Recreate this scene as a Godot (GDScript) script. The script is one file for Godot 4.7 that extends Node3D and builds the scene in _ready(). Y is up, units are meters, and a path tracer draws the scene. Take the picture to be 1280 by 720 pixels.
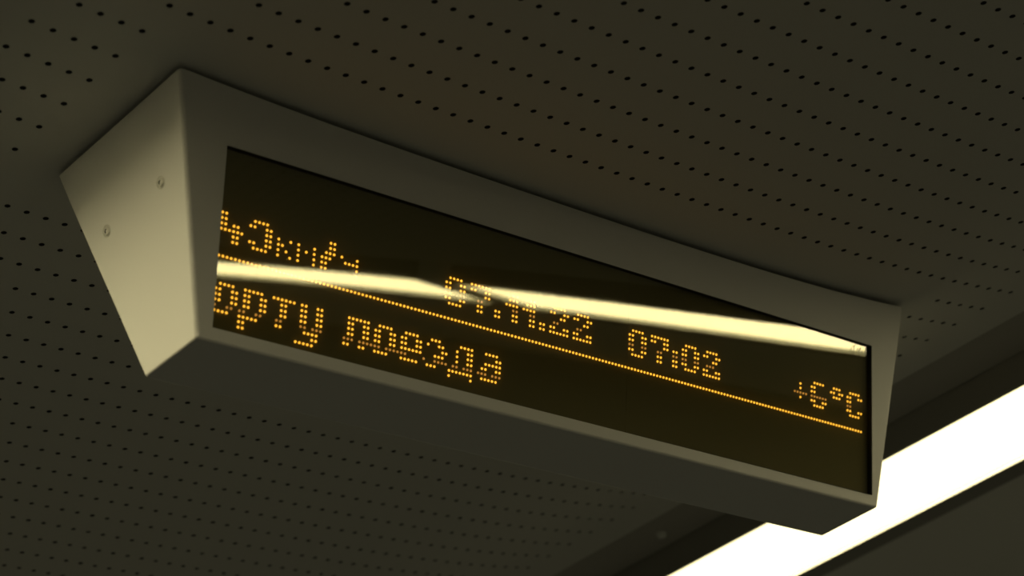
extends Node3D
# A lit dot-matrix sign under the perforated, gently curved ceiling of a railway car.
# Lengths are measured in units of the ceiling's hole pitch (U metres); CEIL is the height of the ceiling's middle.

const U := 0.02
const CEIL := 2.15
const ZC := -7.9007        # middle plane of the sign
const DT := 4.8661         # half depth of the sign at the ceiling
const TILT := 0.256755     # slope of its display faces
const COSF := 0.966476
const SKEW := 0.0071       # the sign hangs a trace out of level
const TB := 11.22          # length of the sloping face
const OT := 2.52           # display opening, top and bottom
const OB := 10.62
const OL := -20.88
const OR := 20.44
const HZ := 2.0552         # spacing of the hole rows

var M := {}
var used := {}


# ---------------------------------------------------------------- mesh helper
class Patch:
	var v := PackedVector3Array()
	var n := PackedVector3Array()
	var idx := PackedInt32Array()

	func pt(p: Vector3) -> Vector3:
		return Vector3(p.x * 0.02, 2.15 + p.y * 0.02, p.z * 0.02)

	func tri(a: Vector3, b: Vector3, c: Vector3, na: Vector3, nb: Vector3, nc: Vector3) -> void:
		var g := (b - a).cross(c - a)
		if g.length_squared() < 1e-14:
			return
		var at := v.size()
		v.append(pt(a)); v.append(pt(b)); v.append(pt(c))
		n.append(na); n.append(nb); n.append(nc)
		if g.dot(na + nb + nc) > 0.0:      # front faces run clockwise
			idx.append(at); idx.append(at + 2); idx.append(at + 1)
		else:
			idx.append(at); idx.append(at + 1); idx.append(at + 2)

	func quad(a: Vector3, b: Vector3, c: Vector3, d: Vector3, na: Vector3, nb: Vector3, nc: Vector3, nd: Vector3) -> void:
		tri(a, b, c, na, nb, nc)
		tri(a, c, d, na, nc, nd)

	func flat(a: Vector3, b: Vector3, c: Vector3, d: Vector3, nn: Vector3) -> void:
		quad(a, b, c, d, nn, nn, nn, nn)

	# a box from lo to hi with small chamfers on its long edges
	func box(lo: Vector3, hi: Vector3, ch := 0.04) -> void:
		var c := minf(ch, 0.45 * minf(hi.x - lo.x, minf(hi.y - lo.y, hi.z - lo.z)))
		for ax in 3:
			var p := (ax + 1) % 3
			var q := (ax + 2) % 3
			for s in [0, 1]:
				var nn := Vector3.ZERO
				nn[ax] = 1.0 if s else -1.0
				var k := []
				for w in [[0, 0], [1, 0], [1, 1], [0, 1]]:
					var o := Vector3.ZERO
					o[ax] = hi[ax] if s else lo[ax]
					o[p] = hi[p] - c if w[0] else lo[p] + c
					o[q] = hi[q] - c if w[1] else lo[q] + c
					k.append(o)
				flat(k[0], k[1], k[2], k[3], nn)
			for s in [0, 1]:          # chamfers along axis ax
				for r in [0, 1]:
					var np := Vector3.ZERO
					np[p] = 1.0 if s else -1.0
					var nq := Vector3.ZERO
					nq[q] = 1.0 if r else -1.0
					var a := Vector3.ZERO
					a[p] = hi[p] if s else lo[p]
					a[q] = hi[q] - c if r else lo[q] + c
					var b := Vector3.ZERO
					b[p] = hi[p] - c if s else lo[p] + c
					b[q] = hi[q] if r else lo[q]
					var a2 := a
					var b2 := b
					a[ax] = lo[ax] + c; b[ax] = lo[ax] + c
					a2[ax] = hi[ax] - c; b2[ax] = hi[ax] - c
					quad(a, a2, b2, b, np, np, nq, nq)
		for s in [0, 1]:
			for r in [0, 1]:
				for w in [0, 1]:
					var g := Vector3(1 if s else -1, 1 if r else -1, 1 if w else -1)
					var e := Vector3(hi.x if s else lo.x, hi.y if r else lo.y, hi.z if w else lo.z)
					var i := e - g * c
					var gn := g.normalized()
					tri(i + Vector3(g.x * c, 0, 0), i + Vector3(0, g.y * c, 0), i + Vector3(0, 0, g.z * c), gn, gn, gn)

	# a turned shape: profile of (radius, height) along axis `up` from `at`
	func lathe(at: Vector3, up: Vector3, prof: Array, sides := 16) -> void:
		var e1 := up.cross(Vector3(0.31, 0.22, 0.87)).normalized()
		var e2 := up.cross(e1).normalized()
		for i in prof.size() - 1:
			var r0: float = prof[i][0]
			var r1: float = prof[i + 1][0]
			var h0: float = prof[i][1]
			var h1: float = prof[i + 1][1]
			var sl := Vector2(h1 - h0, r0 - r1).normalized()
			for k in sides:
				var a0 := TAU * k / sides
				var a1 := TAU * (k + 1) / sides
				var d0 := e1 * cos(a0) + e2 * sin(a0)
				var d1 := e1 * cos(a1) + e2 * sin(a1)
				var n0 := d0 * sl.x + up * sl.y
				var n1 := d1 * sl.x + up * sl.y
				quad(at + d0 * r0 + up * h0, at + d1 * r0 + up * h0, at + d1 * r1 + up * h1, at + d0 * r1 + up * h1, n0, n1, n1, n0)

	func arrays(off := Vector3.ZERO) -> Array:
		var a := []
		a.resize(Mesh.ARRAY_MAX)
		if off != Vector3.ZERO:
			for i in v.size():
				v[i] -= off
		a[Mesh.ARRAY_VERTEX] = v
		a[Mesh.ARRAY_NORMAL] = n
		a[Mesh.ARRAY_INDEX] = idx
		return a


# ---------------------------------------------------------------- scene helpers
func numbered(called: String, parent: Node) -> String:
	var key := str(parent.get_instance_id()) + called
	var k: int = used.get(key, -1) + 1
	used[key] = k
	return called if k == 0 else "%s_%03d" % [called, k]


func base(called: String, at: Vector3, label: String, category: String, kind := "", group := "") -> Node3D:
	var o := Node3D.new()
	o.name = numbered(called, self)
	add_child(o, true)
	o.position = at
	o.set_meta("label", label)
	o.set_meta("category", category)
	if kind:
		o.set_meta("kind", kind)
	if group:
		o.set_meta("group", group)
	return o


# commits patches (one surface each) as ONE mesh under parent
func build(called: String, patches: Array, mats: Array, parent: Node3D, label := "") -> MeshInstance3D:
	var off := Vector3.ZERO
	var p: Node = parent
	while p is Node3D and p != self:
		off += p.position
		p = p.get_parent()
	var me := ArrayMesh.new()
	for i in patches.size():
		if patches[i].v.size():
			me.add_surface_from_arrays(Mesh.PRIMITIVE_TRIANGLES, patches[i].arrays(off))
			me.surface_set_material(me.get_surface_count() - 1, mats[i])
	var o := MeshInstance3D.new()
	o.mesh = me
	o.cast_shadow = GeometryInstance3D.SHADOW_CASTING_SETTING_ON
	o.name = numbered(called, parent)
	parent.add_child(o, true)
	if label:
		o.set_meta("label", label)
	return o


func slab(called: String, lo: Vector3, hi: Vector3, mat: Material, label: String, category: String) -> void:
	var c := Vector3((lo.x + hi.x) / 2, lo.y, (lo.z + hi.z) / 2)
	var o := base(called, Vector3(c.x * U, CEIL + c.y * U, c.z * U), label, category, "structure")
	var p := Patch.new()
	p.box(lo, hi, 0.05)
	build("panel", [p], [mat], o)


func plain(r: float, g: float, b: float, rough := 0.6, metal := 0.0, spec := 0.5) -> StandardMaterial3D:
	var m := StandardMaterial3D.new()
	m.albedo_color = Color(r, g, b).linear_to_srgb()     # given as linear reflectance
	m.roughness = rough
	m.metallic = metal
	m.metallic_specular = spec
	return m


func grained(m: StandardMaterial3D, tex: Texture2D, scale: float, depth: float) -> StandardMaterial3D:
	m.heightmap_enabled = true
	m.heightmap_texture = tex
	m.heightmap_scale = depth
	m.uv1_triplanar = true
	m.uv1_world_triplanar = true
	m.uv1_scale = Vector3.ONE * scale
	return m


func glow(r: float, g: float, b: float, energy: float) -> StandardMaterial3D:
	var m := plain(0.5, 0.5, 0.5, 0.5)
	m.emission_enabled = true
	m.emission = Color(r, g, b).linear_to_srgb()
	m.emission_energy_multiplier = energy
	return m


func ceil_y(x: float) -> float:
	var u := x / 28.0
	return 0.308221 * u * u + 0.262349 * u * u * u + 0.633144 * u * u * u * u


func ceil_n(x: float) -> Vector3:
	var d := (ceil_y(x + 0.01) - ceil_y(x - 0.01)) / 0.02
	return Vector3(d, -1, 0).normalized()


# a point of the sign's display face: x along it, t down the slope, g behind it
func face(x: float, t: float, g := 0.0) -> Vector3:
	var s := t - SKEW * x
	return Vector3(x, -COSF * s - g * -TILT, ZC + DT - TILT * s - g * COSF)


# ---------------------------------------------------------------- the scene
func _ready() -> void:
	# camera
	var cam := Camera3D.new()
	cam.name = "camera"
	add_child(cam)
	var lens := CameraAttributesPhysical.new()
	lens.frustum_focal_length = 101.0
	lens.frustum_focus_distance = 115.3 * U
	lens.exposure_aperture = 7.5
	lens.frustum_near = 0.05
	lens.frustum_far = 50.0
	cam.attributes = lens
	cam.keep_aspect = Camera3D.KEEP_HEIGHT
	cam.fov = 13.549
	cam.near = 0.05
	cam.far = 50.0
	cam.transform = Transform3D(Basis(Vector3(0.75597857, -0.12796366, 0.64196707), Vector3(-0.22765209, 0.8680942, 0.44112015), Vector3(-0.61373523, -0.47962252, 0.62712941)),
		Vector3(-73.708175 * U, CEIL - 58.935976 * U, 66.17961 * U))
	cam.current = true

	# no daylight: the strip lights alone
	var env := Environment.new()
	env.background_mode = Environment.BG_COLOR
	env.background_color = Color(0, 0, 0)
	env.tonemap_mode = Environment.TONE_MAPPER_LINEAR
	env.tonemap_exposure = 1.0
	env.sdfgi_enabled = true
	env.ssao_enabled = true
	env.ssil_enabled = true
	var we := WorldEnvironment.new()
	we.name = "world_environment"
	we.environment = env
	add_child(we)

	make_materials()
	make_room()
	make_ceiling()
	make_lights()
	make_sign()


func make_materials() -> void:
	var fine := FastNoiseLite.new()
	fine.seed = 7
	fine.noise_type = FastNoiseLite.TYPE_SIMPLEX
	fine.frequency = 0.11
	fine.fractal_octaves = 3
	var nt := NoiseTexture2D.new()
	nt.width = 256
	nt.height = 256
	nt.seamless = true
	nt.noise = fine
	M.ceiling = grained(plain(0.65, 0.64, 0.60, 0.65), nt, 18.0, 0.008)
	M.hole = plain(0.03, 0.03, 0.03, 0.9)
	M.dark = plain(0.10, 0.10, 0.09, 0.7)
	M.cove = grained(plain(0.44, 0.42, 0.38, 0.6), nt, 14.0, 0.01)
	M.side = grained(plain(0.80, 0.79, 0.74, 0.6), nt, 14.0, 0.008)
	M.wall = grained(plain(0.08, 0.085, 0.095, 0.6), nt, 10.0, 0.01)
	M.floor = grained(plain(0.042, 0.048, 0.064, 0.7), nt, 12.0, 0.03)
	M.roof = plain(0.2, 0.2, 0.2, 0.8)
	M.shell = grained(plain(0.70, 0.69, 0.67, 0.6, 0.0, 0.4), nt, 22.0, 0.006)
	M.lining = plain(0.012, 0.012, 0.011, 0.55)
	M.shadow_gasket = plain(0.02, 0.02, 0.02, 0.9)
	M.steel = plain(0.55, 0.54, 0.50, 0.4, 0.3)
	M.white = plain(0.85, 0.85, 0.82, 0.4)
	M.socket = plain(0.02, 0.02, 0.02, 0.8)
	M.board = grained(plain(0.21, 0.18, 0.066, 0.85, 0.0, 0.2), nt, 30.0, 0.004)
	M.ink = plain(0.05, 0.045, 0.03, 0.7)
	M.lit = glow(1.0, 0.46, 0.03, 2.05)
	M.dim = glow(1.0, 0.42, 0.05, 0.6)
	M.diffuser = glow(1.0, 0.88, 0.48, 2.2)
	M.tray = plain(0.30, 0.29, 0.26, 0.5)
	M.reflector = plain(0.5, 0.5, 0.48, 0.5)
	M.cap = plain(0.85, 0.84, 0.8, 0.5)
	var g := StandardMaterial3D.new()
	g.transparency = BaseMaterial3D.TRANSPARENCY_ALPHA
	g.albedo_color = Color(0.02, 0.02, 0.01, 0.15)
	g.roughness = 0.018
	g.metallic_specular = 0.5
	M.glass = g
	# a faint amber mirror coating on the pane's back
	var clear := Image.create(4, 4, false, Image.FORMAT_RGBA8)
	clear.fill(Color.WHITE)
	var film := StandardMaterial3D.new()
	film.transparency = BaseMaterial3D.TRANSPARENCY_ALPHA
	film.albedo_color = Color(Color(1.0, 0.94, 0.66).linear_to_srgb(), 0.15)
	film.albedo_texture = ImageTexture.create_from_image(clear)
	film.metallic = 1.0
	film.roughness = 0.02
	M.film = film


func make_room() -> void:
	slab("floor", Vector3(-86, -110.5, -109), Vector3(85, -107.5, 250), M.floor, "dark grey floor of the railway car under the sign", "floor")
	slab("wall_left", Vector3(-85.5, -107.5, -108), Vector3(-82, 9, 249), M.wall, "grey car side wall below the far strip of lights behind the viewer", "wall")
	slab("wall_right", Vector3(81, -107.5, -108), Vector3(84.5, 9, 249), M.wall, "grey car side wall beyond the bright strip light", "wall")
	slab("wall_back", Vector3(-82, -107.5, -108), Vector3(81, 9, -104.5), M.wall, "grey end wall behind the sign", "wall")
	slab("wall_front", Vector3(-82, -107.5, 245.5), Vector3(81, 9, 249), M.wall, "grey end wall facing the display side of the sign", "wall")
	# dark recessed cove between the ceiling and each strip of lights; flat panel between the lights and the wall
	var cove := base("trim_1", Vector3(37 * U, CEIL + 3.3 * U, 35 * U), "dark recessed cove strip between the perforated ceiling and the bright light", "trim", "structure")
	var p := Patch.new()
	p.box(Vector3(31.2, 3.3, -104.5), Vector3(39.0, 3.8, 245.5), 0.05)
	build("strip", [p], [M.cove], cove)
	for z in [-96.3, -36.3, 23.7, 83.7, 143.7]:
		p = Patch.new()
		p.lathe(Vector3(37.05, 3.3, z), Vector3.DOWN, [[0.34, -0.02], [0.34, 0.10], [0.28, 0.26], [0.12, 0.34], [0.0, 0.35]], 18)
		build("screw", [p], [M.white], cove, "pale screw head")
	slab("trim_2", Vector3(50.1, 1.5, -104.5), Vector3(81, 2.0, 245.5), M.side, "flat grey ceiling panel beyond the bright strip light", "trim")
	slab("trim_3", Vector3(-40.5, 3.3, -104.5), Vector3(-32.2, 3.8, 245.5), M.cove, "dark recessed cove strip beside the lights above the viewer", "trim")
	slab("trim_4", Vector3(-82, 0.65, -104.5), Vector3(-51.6, 1.15, 245.5), M.side, "flat grey ceiling panel between the wall and the lights above the viewer", "trim")


func make_ceiling() -> void:
	var root := base("ceiling", Vector3(0, CEIL, 35 * U), "grey perforated ceiling with rows of small round holes, curving up at its edges", "ceiling", "structure")
	var sheet := Patch.new()
	var bore := Patch.new()
	var cap := Patch.new()
	var r := 0.148
	var depth := 0.30
	var z0 := -104.5
	var z1 := 245.5
	var xl := -33.65
	var xr := 32.65
	var xs := [xl, -30.5]
	for c in range(-3, 57):
		xs.append(float(c) - 26.5)
	xs.append(xr)
	# rows -40 .. 44 carry holes; the strips beyond run on plain
	var ra := -30
	var rb := 32
	for i in xs.size() - 1:
		var x0: float = xs[i]
		var x1: float = xs[i + 1]
		var bands := [[z0, (ra - 0.5) * HZ], [(rb + 0.5) * HZ, z1]]
		if i == 0 or i == xs.size() - 2:
			bands = [[z0, z1]]
		for b in bands:
			sheet.quad(on(x0, b[0]), on(x1, b[0]), on(x1, b[1]), on(x0, b[1]), ceil_n(x0), ceil_n(x1), ceil_n(x1), ceil_n(x0))
	for row in range(ra, rb + 1):
		var za := (row - 0.5) * HZ
		var zb := (row + 0.5) * HZ
		for i in range(1, xs.size() - 2):
			var x0: float = xs[i]
			var x1: float = xs[i + 1]
			var c := i - 5            # column number
			var n0 := ceil_n(x0)
			var n1 := ceil_n(x1)
			if row <= -1 and row >= -7 and c >= 1 and c <= 50:
				sheet.quad(on(x0, za), on(x1, za), on(x1, zb), on(x0, zb), n0, n1, n1, n0)
				continue
			var cx := (x0 + x1) / 2
			var cz := row * HZ
			var rim := []
			var top := []
			for k in 8:
				var a := TAU * (k + 0.5) / 8
				var q := on(cx + r * cos(a), cz + r * sin(a))
				rim.append(q)
				top.append(q + Vector3(0, depth, 0))
			var nc := ceil_n(cx)
			var crn := [on(x1, zb), on(x0, zb), on(x0, za), on(x1, za)]
			var nn := [n1, n0, n0, n1]
			# corner fans and side quads round the octagon (rim point k lies at 22.5 + 45 k degrees)
			for k in 4:
				var a: Vector3 = rim[2 * k]
				var b: Vector3 = rim[2 * k + 1]
				sheet.tri(crn[k], a, b, nn[k], nc, nc)
				var d: Vector3 = rim[(2 * k + 2) % 8]
				var kk := (k + 1) % 4
				sheet.quad(crn[k], b, d, crn[kk], nn[k], nc, nc, nn[kk])
			for k in 8:
				var e := (k + 1) % 8
				var ia: Vector3 = Vector3(cx, rim[k].y, cz) - rim[k]
				var ib: Vector3 = Vector3(cx, rim[e].y, cz) - rim[e]
				bore.quad(rim[k], rim[e], top[e], top[k], ia.normalized(), ib.normalized(), ib.normalized(), ia.normalized())
			for k in range(1, 7):
				cap.tri(top[0], top[k], top[k + 1], Vector3.DOWN, Vector3.DOWN, Vector3.DOWN)
	build("perforated_sheet", [sheet, bore, cap], [M.ceiling, M.hole, M.hole], root)
	# turned-up edges and the roof above
	for s in [[xl, -1.0], [xr, 1.0]]:
		var x: float = s[0]
		var lip := Patch.new()
		var y := ceil_y(x)
		var x2: float = x - s[1] * 0.25
		var out := Vector3(s[1], 0, 0)
		lip.flat(Vector3(x, y, z0), Vector3(x, y, z1), Vector3(x, 3.9, z1), Vector3(x, 3.9, z0), out)
		lip.flat(Vector3(x2, 3.9, z0), Vector3(x2, 3.9, z1), Vector3(x2, y - 0.03, z1), Vector3(x2, y - 0.03, z0), -out)
		build("edge_lip", [lip], [M.cove], root)
	var p := Patch.new()
	p.box(Vector3(-86, 9, -109), Vector3(85, 11, 250), 0.05)
	build("roof_slab", [p], [M.roof], root)


func on(x: float, z: float) -> Vector3:
	return Vector3(x, ceil_y(x), z)


func strip_light(x0: float, x1: float, lip: float, flange: float, recess: float, za: float, zb: float, label: String) -> void:
	var cx := (x0 + x1) / 2
	var root := base("ceiling_light", Vector3(cx * U, CEIL + lip * U, (za + zb) / 2 * U), label, "light", "", "strip lights along the car")
	var wl := 0.3 if flange > 0 else 1.9       # the flange on the wall side is the broad one
	var wr := 1.9 if flange > 0 else 0.3
	var p := Patch.new()
	p.box(Vector3(x0 - wl, lip, za), Vector3(x0, 3.9, zb), 0.04)
	p.box(Vector3(x1, lip, za), Vector3(x1 + wr, 3.9, zb), 0.04)
	p.box(Vector3(x0 - wl, 3.9, za), Vector3(x1 + wr, 4.2, zb), 0.04)
	build("housing", [p], [M.tray], root, "dark housing of the light")
	p = Patch.new()
	p.box(Vector3(x0, lip + recess, za + 0.3), Vector3(x1, lip + recess + 0.4, zb - 0.3), 0.08)
	build("diffuser", [p], [M.diffuser], root, "glowing white diffuser")
	p = Patch.new()
	for s in [[x0, 1.0], [x1, -1.0]]:
		var xi: float = s[0] + s[1] * 0.05
		p.flat(Vector3(xi, lip + 0.02, za + 0.3), Vector3(xi, lip + 0.02, zb - 0.3), Vector3(xi, lip + recess + 0.1, zb - 0.3), Vector3(xi, lip + recess + 0.1, za + 0.3), Vector3(s[1], 0, 0))
		p.flat(Vector3(s[0], lip + 0.02, za + 0.3), Vector3(s[0], lip + 0.02, zb - 0.3), Vector3(xi, lip + 0.02, zb - 0.3), Vector3(xi, lip + 0.02, za + 0.3), Vector3.DOWN)
	build("reflector", [p], [M.reflector], root, "grey inner sides of the light's tray")
	for s in [[za, za + 0.3], [zb - 0.3, zb]]:
		p = Patch.new()
		p.box(Vector3(x0, lip, s[0]), Vector3(x1, 3.9, s[1]), 0.04)
		build("end_cap", [p], [M.cap], root)
	var a := AreaLight3D.new()
	a.name = "lamp"
	a.area_size = Vector2((x1 - x0) * U, (zb - za - 0.6) * U)
	a.area_normalize_energy = true
	a.light_color = Color(1.0, 0.88, 0.48).linear_to_srgb()
	a.light_energy = (LAMP if flange > 0 else LAMP * 2.2) * (x1 - x0) * U * (zb - za - 0.6) * U / PI  # unseen opposite lights boosted to brighten the sign's end panel
	a.area_range = 12.0
	a.area_attenuation = 2.0
	a.shadow_enabled = true
	root.add_child(a)
	a.rotation_degrees.x = -90
	a.position = Vector3(0, (recess - 0.05) * U, 0)


const LAMP := 6.5     # radiance that the strips' lights add to the glow of their diffusers


func make_lights() -> void:
	strip_light(39.35, 48.10, 1.42, 1.0, 0.32, -104.4, 59.2, "long bright white strip light running past the end of the sign")
	strip_light(39.35, 48.10, 1.42, 1.0, 0.32, 63.8, 227.4, "next strip light along, mirrored in the sign's glass left of the gap over the date")
	strip_light(-49.50, -40.82, 0.8, -1.0, 1.3, -104.4, 4.0, "strip light on the opposite side, lighting the end panel with two screws")  # unseen side: recess and gap shaped for the light on the sign
	strip_light(-49.50, -40.82, 0.8, -1.0, 1.3, 46.0, 227.4, "strip light on the opposite side, further along the car past the added plate")
	for w in [[43.68, 59.2, 63.8, 1.5, "grey cover plate in the gap between the bright strip light and the next one along"], [-45.16, 4.0, 46.0, 1.2, "long added plate filling the unlit gap between the unseen strip lights opposite"]]:  # the long plate is added, covering a gap made to dim the sign's front
		var x: float = w[0]
		var y: float = w[3]
		var o := base("joint_cover", Vector3(x * U, CEIL + y * U, (w[1] + w[2]) / 2 * U), w[4], "cover")
		var p := Patch.new()
		p.box(Vector3(x - 4.3, y, w[1]), Vector3(x + 4.3, 4.2, w[2]), 0.06)
		build("plate", [p], [M.cap], o)


# ---------------------------------------------------------------- the sign
func t_top(x: float) -> float:
	return SKEW * x - (ceil_y(x) - 0.28) / COSF


func left_x(t: float) -> float:
	return -23.55 + 1.95 * t / 11.22


func right_x(t: float) -> float:
	return 22.98 - 2.12 * t / 11.22


# hull point: level l, edge coordinates; e pulls it in round the bottom edge
func hull(x: float, dz: float, t: float) -> Vector3:
	return Vector3(x, -COSF * (t - SKEW * x), ZC + dz)


func make_sign() -> void:
	var root := base("information_display", Vector3(0, CEIL - 0.2 * U, ZC * U), "grey wedge-shaped passenger information sign with amber dot text, hung from the perforated ceiling", "sign")
	var rl := 0.22         # radius of the end's upright edges
	var rr := 0.10
	var rbm := 0.12        # radius along the bottom
	# levels: [t, pull-in, bend of the normal towards down]; t < -90 marks the ceiling line
	var levels := [[-99.0, 0.0, 0.0], [1.2, 0.0, 0.0], [OT, 0.0, 0.0], [4.5, 0.0, 0.0], [6.6, 0.0, 0.0], [8.7, 0.0, 0.0], [OB, 0.0, 0.0], [TB - rbm, 0.0, 0.0]]
	for k in range(1, 5):
		var a := PI / 2 * k / 4
		levels.append([TB - rbm + rbm * sin(a), rbm * (1.0 - cos(a)), a])
	var side_n := func(h: Vector2, bend: float) -> Vector3:
		var s := Vector3(h.x, -(TILT / COSF * absf(h.y) + 0.18 * absf(h.x)), h.y).normalized()
		return (s * cos(bend) + Vector3.DOWN * sin(bend)).normalized()
	var fx := [OL]
	for k in range(1, 16):
		fx.append(lerpf(OL, OR, k / 16.0))
	fx.append(OR)
	# --- wrap of front, bottom and back
	var shell := Patch.new()
	for sgn in [1.0, -1.0]:
		for l in levels.size() - 1:
			var rows := []
			for q in [levels[l], levels[l + 1]]:
				var pts := []
				var tq: float = q[0]
				var tm: float = tq if tq > -90 else 0.0
				var lst := [left_x(tm) + rl]
				lst.append_array(fx)
				lst.append(right_x(tm) - rr)
				for x in lst:
					var t: float = tq if tq > -90 else t_top(x)
					var dz: float = sgn * (DT - TILT * t - q[1])
					pts.append([hull(x, dz, t), side_n.call(Vector2(0, sgn), q[2])])
				rows.append(pts)
			for k in rows[0].size() - 1:
				if sgn > 0 and l >= 2 and l <= 5 and k >= 1 and k <= fx.size() - 1:
					continue                       # the display opening
				var a = rows[0][k]
				var b = rows[0][k + 1]
				var c = rows[1][k + 1]
				var d = rows[1][k]
				shell.quad(a[0], b[0], c[0], d[0], a[1], b[1], c[1], d[1])
	var db := DT - TILT * TB - rbm
	var bx := [left_x(TB) + rl]
	bx.append_array(fx)
	bx.append(right_x(TB) - rr)
	for k in bx.size() - 1:
		shell.flat(hull(bx[k], -db, TB), hull(bx[k + 1], -db, TB), hull(bx[k + 1], db, TB), hull(bx[k], db, TB), Vector3.DOWN)
	build("housing", [shell], [M.shell], root)
	# --- end panels, rolled round the upright edges
	for e in [-1.0, 1.0]:
		var rad: float = rl if e < 0 else rr
		var pan := Patch.new()
		for l in levels.size() - 1:
			var rows := []
			for q in [levels[l], levels[l + 1]]:
				var pts := []
				var tq: float = q[0]
				var tm: float = tq if tq > -90 else 0.0
				var ex: float = left_x(tm) if e < 0 else right_x(tm)
				for k in 14:
					var a: float = PI / 2 * minf(k, 6) / 6.0 if k < 7 else PI / 2 + PI / 2 * (k - 7) / 6.0
					var sg := 1.0 if k < 7 else -1.0
					var h := Vector2(e * sin(a), cos(a))
					var x: float = ex - e * (rad - rad * sin(a)) - e * q[1] * sin(a)
					var t: float = tq if tq > -90 else t_top(x)
					var hz: float = DT - TILT * t
					var dz: float = sg * (hz - rad) + rad * cos(a) - q[1] * cos(a)
					pts.append([hull(x, dz, t), side_n.call(h, q[2])])
				rows.append(pts)
			for k in 13:
				var a = rows[0][k]
				var b = rows[0][k + 1]
				var c = rows[1][k + 1]
				var d = rows[1][k]
				pan.quad(a[0], b[0], c[0], d[0], a[1], b[1], c[1], d[1])
		# the sliver of the bottom under the rolled edge
		var inner: float = bx[0] if e < 0 else bx[bx.size() - 1]
		var last := []
		for k in 14:
			var a: float = PI / 2 * k / 6.0 if k < 7 else PI / 2 + PI / 2 * (k - 7) / 6.0
			var sg := 1.0 if k < 7 else -1.0
			var ex: float = left_x(TB) if e < 0 else right_x(TB)
			last.append(hull(ex - e * (rad - rad * sin(a)) - e * rbm * sin(a), sg * (DT - TILT * TB - rad) + (rad - rbm) * cos(a), TB))
		for k in 13:
			pan.tri(hull(inner, 0, TB), last[k], last[k + 1], Vector3.DOWN, Vector3.DOWN, Vector3.DOWN)
		var panel := build("end_panel", [pan], [M.shell], root, "end panel with two small screws" if e < 0 else "")
		if e < 0:
			var nl := Vector3(-1, -0.18, 0).normalized()
			for w in [[3.80, 2.01], [3.92, -2.29]]:
				var at := hull(left_x(w[0]), w[1], w[0])
				var ring := Patch.new()
				ring.lathe(at, nl, [[0.29, -0.03], [0.29, 0.012], [0.26, 0.022], [0.235, 0.0], [0.22, 0.0], [0.20, 0.03], [0.15, 0.05], [0.10, 0.05]], 20)
				var soc := Patch.new()
				soc.lathe(at, nl, [[0.10, 0.05], [0.10, -0.02], [0.0, -0.02]], 6)
				build("screw", [ring, soc], [M.steel, M.socket], panel)
	# --- added filler in the gap, its black standing in for the shadow line
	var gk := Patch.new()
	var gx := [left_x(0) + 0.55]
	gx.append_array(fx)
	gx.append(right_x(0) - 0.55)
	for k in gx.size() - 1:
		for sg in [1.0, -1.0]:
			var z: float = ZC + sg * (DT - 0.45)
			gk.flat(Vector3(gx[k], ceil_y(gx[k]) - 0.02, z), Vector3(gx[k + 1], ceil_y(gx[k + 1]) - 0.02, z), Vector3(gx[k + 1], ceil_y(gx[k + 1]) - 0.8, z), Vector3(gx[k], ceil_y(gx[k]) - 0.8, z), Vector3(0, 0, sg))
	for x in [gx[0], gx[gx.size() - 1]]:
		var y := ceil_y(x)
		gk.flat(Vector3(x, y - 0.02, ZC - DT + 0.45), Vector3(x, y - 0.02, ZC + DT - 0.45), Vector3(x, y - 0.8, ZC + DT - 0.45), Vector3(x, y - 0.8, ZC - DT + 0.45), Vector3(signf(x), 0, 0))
	build("shadow_gap_gasket", [gk], [M.shadow_gasket], root)
	# --- lining of the opening
	var ln := Patch.new()
	var nf := Vector3(0, -TILT, COSF)
	var ntv := Vector3(0, -COSF, -TILT)
	for k in fx.size() - 1:
		ln.flat(face(fx[k], OT), face(fx[k + 1], OT), face(fx[k + 1], OT, 0.55), face(fx[k], OT, 0.55), ntv)
		ln.flat(face(fx[k], OB), face(fx[k + 1], OB), face(fx[k + 1], OB, 0.55), face(fx[k], OB, 0.55), -ntv)
	for w in [[OL, 1.0], [OR, -1.0]]:
		ln.flat(face(w[0], OT), face(w[0], OB), face(w[0], OB, 0.55), face(w[0], OT, 0.55), Vector3(w[1], 0, 0))
	build("opening_lining", [ln], [M.lining], root, "black lining of the display opening")
	# --- glass pane
	var gl := Patch.new()
	# the pane lies a hair askew and bowed in its groove
	var fm := Patch.new()
	var twist := func(u: float) -> float:
		return 0.0083 - 0.0042 * u - 0.0049 * u * u
	var bow := func(x: float, t: float, g: float) -> Vector3:
		return face(x, t, g + 0.0006 * x + twist.call(x / 20.0) * (t - 6.57))
	var bow_n := func(x: float, t: float) -> Vector3:
		return (nf + Vector3(0.0006 + (-0.0042 - 0.0098 * x / 20.0) / 20.0 * (t - 6.57), 0, 0) + ntv * twist.call(x / 20.0)).normalized()
	for w in [[gl, 0.17], [fm, 0.20]]:
		var p: Patch = w[0]
		var g: float = w[1]
		for k in fx.size() - 1:
			for j in 4:
				var ta := lerpf(OT, OB, j / 4.0)
				var tb := lerpf(OT, OB, (j + 1) / 4.0)
				p.quad(bow.call(fx[k], ta, g), bow.call(fx[k + 1], ta, g), bow.call(fx[k + 1], tb, g), bow.call(fx[k], tb, g), bow_n.call(fx[k], ta), bow_n.call(fx[k + 1], ta), bow_n.call(fx[k + 1], tb), bow_n.call(fx[k], tb))
	var pane := build("display_glass", [gl, fm], [M.glass, M.film], root, "smoked glass pane mirroring the strip light")
	# --- the small print in the pane's corner
	var ink := Patch.new()
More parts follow.
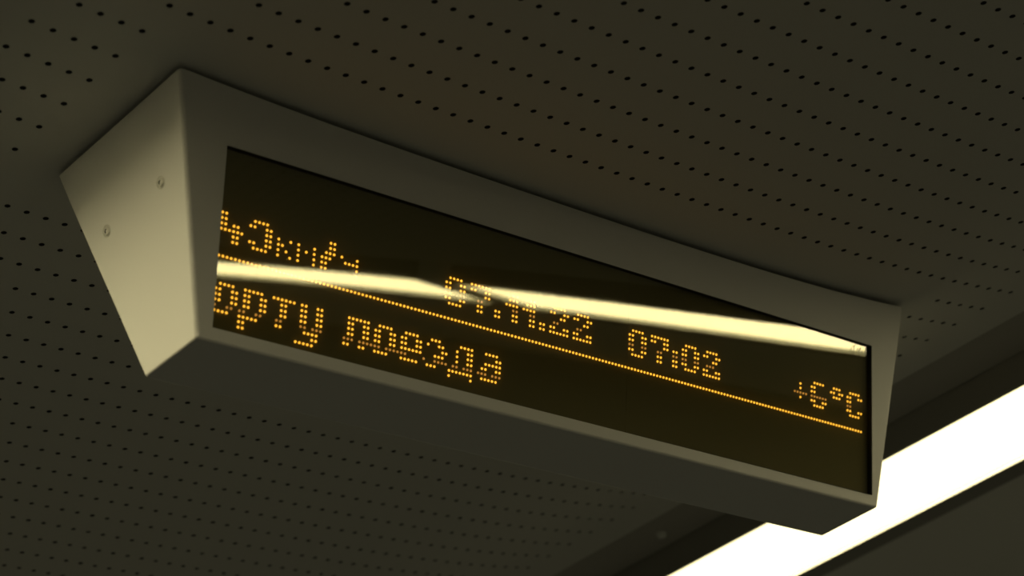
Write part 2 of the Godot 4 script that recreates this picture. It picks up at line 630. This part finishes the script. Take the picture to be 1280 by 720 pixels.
	for w in [[[19.16, 2.80], [19.13, 3.28]], [[19.16, 2.80], [19.27, 2.72]], [[19.47, 3.20], [19.66, 2.74]], [[19.66, 2.74], [19.86, 3.14]], [[20.06, 2.70], [20.06, 3.14]], [[19.13, 3.28], [19.24, 3.33]]]:
		var a := Vector2(w[0][0], w[0][1])
		var b := Vector2(w[1][0], w[1][1])
		var d := (b - a).normalized().orthogonal() * 0.022
		ink.flat(face(a.x - d.x, a.y - d.y, 0.12), face(b.x - d.x, b.y - d.y, 0.12), face(b.x + d.x, b.y + d.y, 0.12), face(a.x + d.x, a.y + d.y, 0.12), nf)
	build("printed_mark", [ink], [M.ink], pane)
	make_board(root)


# place of a dot of the matrix
func dot(col: float, row: float) -> Vector3:
	var x := -20.6170 + 0.2123623 * col - 0.0020294 * row
	var t := 5.518549 - 0.0016110 * col + 0.2415046 * row
	return face(x, t + SKEW * x, 0.31)


func glyph(called: String, rows: Array, col: int, row: int, board: Node3D, label: String) -> void:
	var bright := Patch.new()
	var faint := Patch.new()
	var nf := Vector3(0, -TILT, COSF)
	for j in rows.size():
		var line: String = rows[j]
		for i in line.length():
			var ch := line[i]
			if ch == "." or ch == " ":
				continue
			var p: Patch = bright if ch == "#" else faint
			p.lathe(dot(col + i, row + j), nf, [[0.060, -0.02], [0.058, 0.01], [0.04, 0.03], [0.0, 0.045]], 8)
	build(called, [bright, faint], [M.lit, M.dim], board, label)


func make_board(root: Node3D) -> void:
	var nf := Vector3(0, -TILT, COSF)
	var left := Patch.new()
	var right := Patch.new()
	for w in [[left, OL, 3.06], [right, 3.074, OR]]:
		var p: Patch = w[0]
		var a: float = w[1]
		var b: float = w[2]
		p.flat(face(a, OT, 0.33), face(b, OT, 0.33), face(b, OB, 0.33), face(a, OB, 0.33), nf)
		p.flat(face(a, OT, 0.52), face(b, OT, 0.52), face(b, OB, 0.52), face(a, OB, 0.52), -nf)
		for x in [a, b]:
			p.flat(face(x, OT, 0.33), face(x, OB, 0.33), face(x, OB, 0.52), face(x, OT, 0.52), Vector3(-1 if x == a else 1, 0, 0))
	var board := build("matrix_board", [left], [M.board], root, "dark brown dot-matrix board with amber text")
	build("board_module", [right], [M.board], board)
	var zero := [".####.", "##..##", "##..##", "oo..oo", "##..##", ".####."]
	var one := ["..##", ".###", "####", "..oo", "..##", "..##"]
	var two := [".####.", "##..##", "...##.", ".oo...", "##..##", "######"]
	var seven := ["######", "##..##", "....##", "..oo..", "..##..", "..##.."]
	var stop := ["##", "##"]
	glyph("digit", ["##....", "##....", "##.##.", "######", "...##.", "...##."], 0, 0, board, "amber digit 4")
	glyph("digit", [".####.", "##..##", "....##", "....##", "##..##", ".####."], 7, 0, board, "amber digit 3")
	glyph("letter", ["#..#", "##..", "#.#.", "#..#"], 14, 2, board, "small amber letter к")
	glyph("letter", ["#...#", "#.#.#", "#...#", "#...#"], 19, 2, board, "small amber letter м")
	glyph("slash", ["..##", "..##", ".###", "###.", "##..", "##.."], 25, 0, board, "amber slash")
	glyph("letter", ["#...#", ".####", "....#", "....#"], 30, 2, board, "small amber letter ч")
	glyph("digit", zero, 58, 0, board, "first digit of the date")
	glyph("digit", seven, 65, 0, board, "second digit of the date")
	glyph("full_stop", stop, 72, 4, board, "")
	glyph("digit", one, 75, 0, board, "first month digit")
	glyph("digit", one, 80, 0, board, "second month digit")
	glyph("full_stop", stop, 85, 4, board, "")
	glyph("digit", two, 88, 0, board, "first year digit")
	glyph("digit", two, 95, 0, board, "second year digit")
	glyph("digit", zero, 112, 0, board, "first hour digit")
	glyph("digit", seven, 119, 0, board, "second hour digit")
	glyph("colon", ["##", "oo", "##", "##"], 126, 2, board, "")
	glyph("digit", zero, 129, 0, board, "first minute digit")
	glyph("digit", [".####.", "##..##", "...##.", ".ooo..", "##..##", "######"], 136, 0, board, "second minute digit")
	glyph("plus_sign", ["..#..", "..#..", "ooooo", "..#.."], 167, 1, board, "")
	glyph("digit", [".####.", "##....", "##....", "oooooo", "##..##", ".####."], 173, 0, board, "amber digit 6")
	glyph("degree_sign", [".###.", "##.##", ".###."], 180, 0, board, "")
	glyph("letter", [".####.", "##..##", "##....", "oo....", "##..##", ".####."], 186, 0, board, "capital letter C")
	var dash := ""
	for i in 192:
		dash += "#"
	glyph("dotted_line", [dash], 0, 8, board, "amber dotted line across the display")
	# lower line of running text
	glyph("letter", [".####.", "##..##", "##..##", "##..##", "o..oo.", "####.."], 0, 13, board, "running letter о")
	glyph("letter", [".#####.", ".##..##", ".##..##", ".##..##", "oo..oo.", "#####..", "##.....", "##....."], 6, 13, board, "running letter р")
	glyph("letter", ["######", "..##..", "..##..", "..##..", ".oo...", ".##..."], 14, 13, board, "running letter т")
	glyph("letter", [".##..##", ".##..##", ".##..##", ".##..##", ".oo.ooo", "..####.", "....##.", "#####.."], 20, 13, board, "running letter у")
	glyph("letter", [".######", ".##..##", ".##..##", ".##..##", "ooo.ooo", "##..##."], 32, 13, board, "running letter п")
	glyph("letter", ["..####.", ".##..##", ".##..##", ".##..##", "ooo.ooo", ".####.."], 39, 13, board, "running letter о")
	glyph("letter", ["..####.", ".##..##", ".##..##", ".######", "ooo....", ".#####."], 46, 13, board, "running letter е")
	glyph("letter", ["..###..", ".#..##.", ".....##", "...###.", "o..oooo", ".###..."], 53, 13, board, "running letter з")
	glyph("letter", ["...####", "..#..##", "..#..##", "..#..##", ".oo.ooo", "#######", "#.....#"], 60, 13, board, "running letter д")
	glyph("letter", ["..####.", ".....##", "..#####", ".##..##", "ooo.ooo", ".#####."], 68, 13, board, "running letter а")
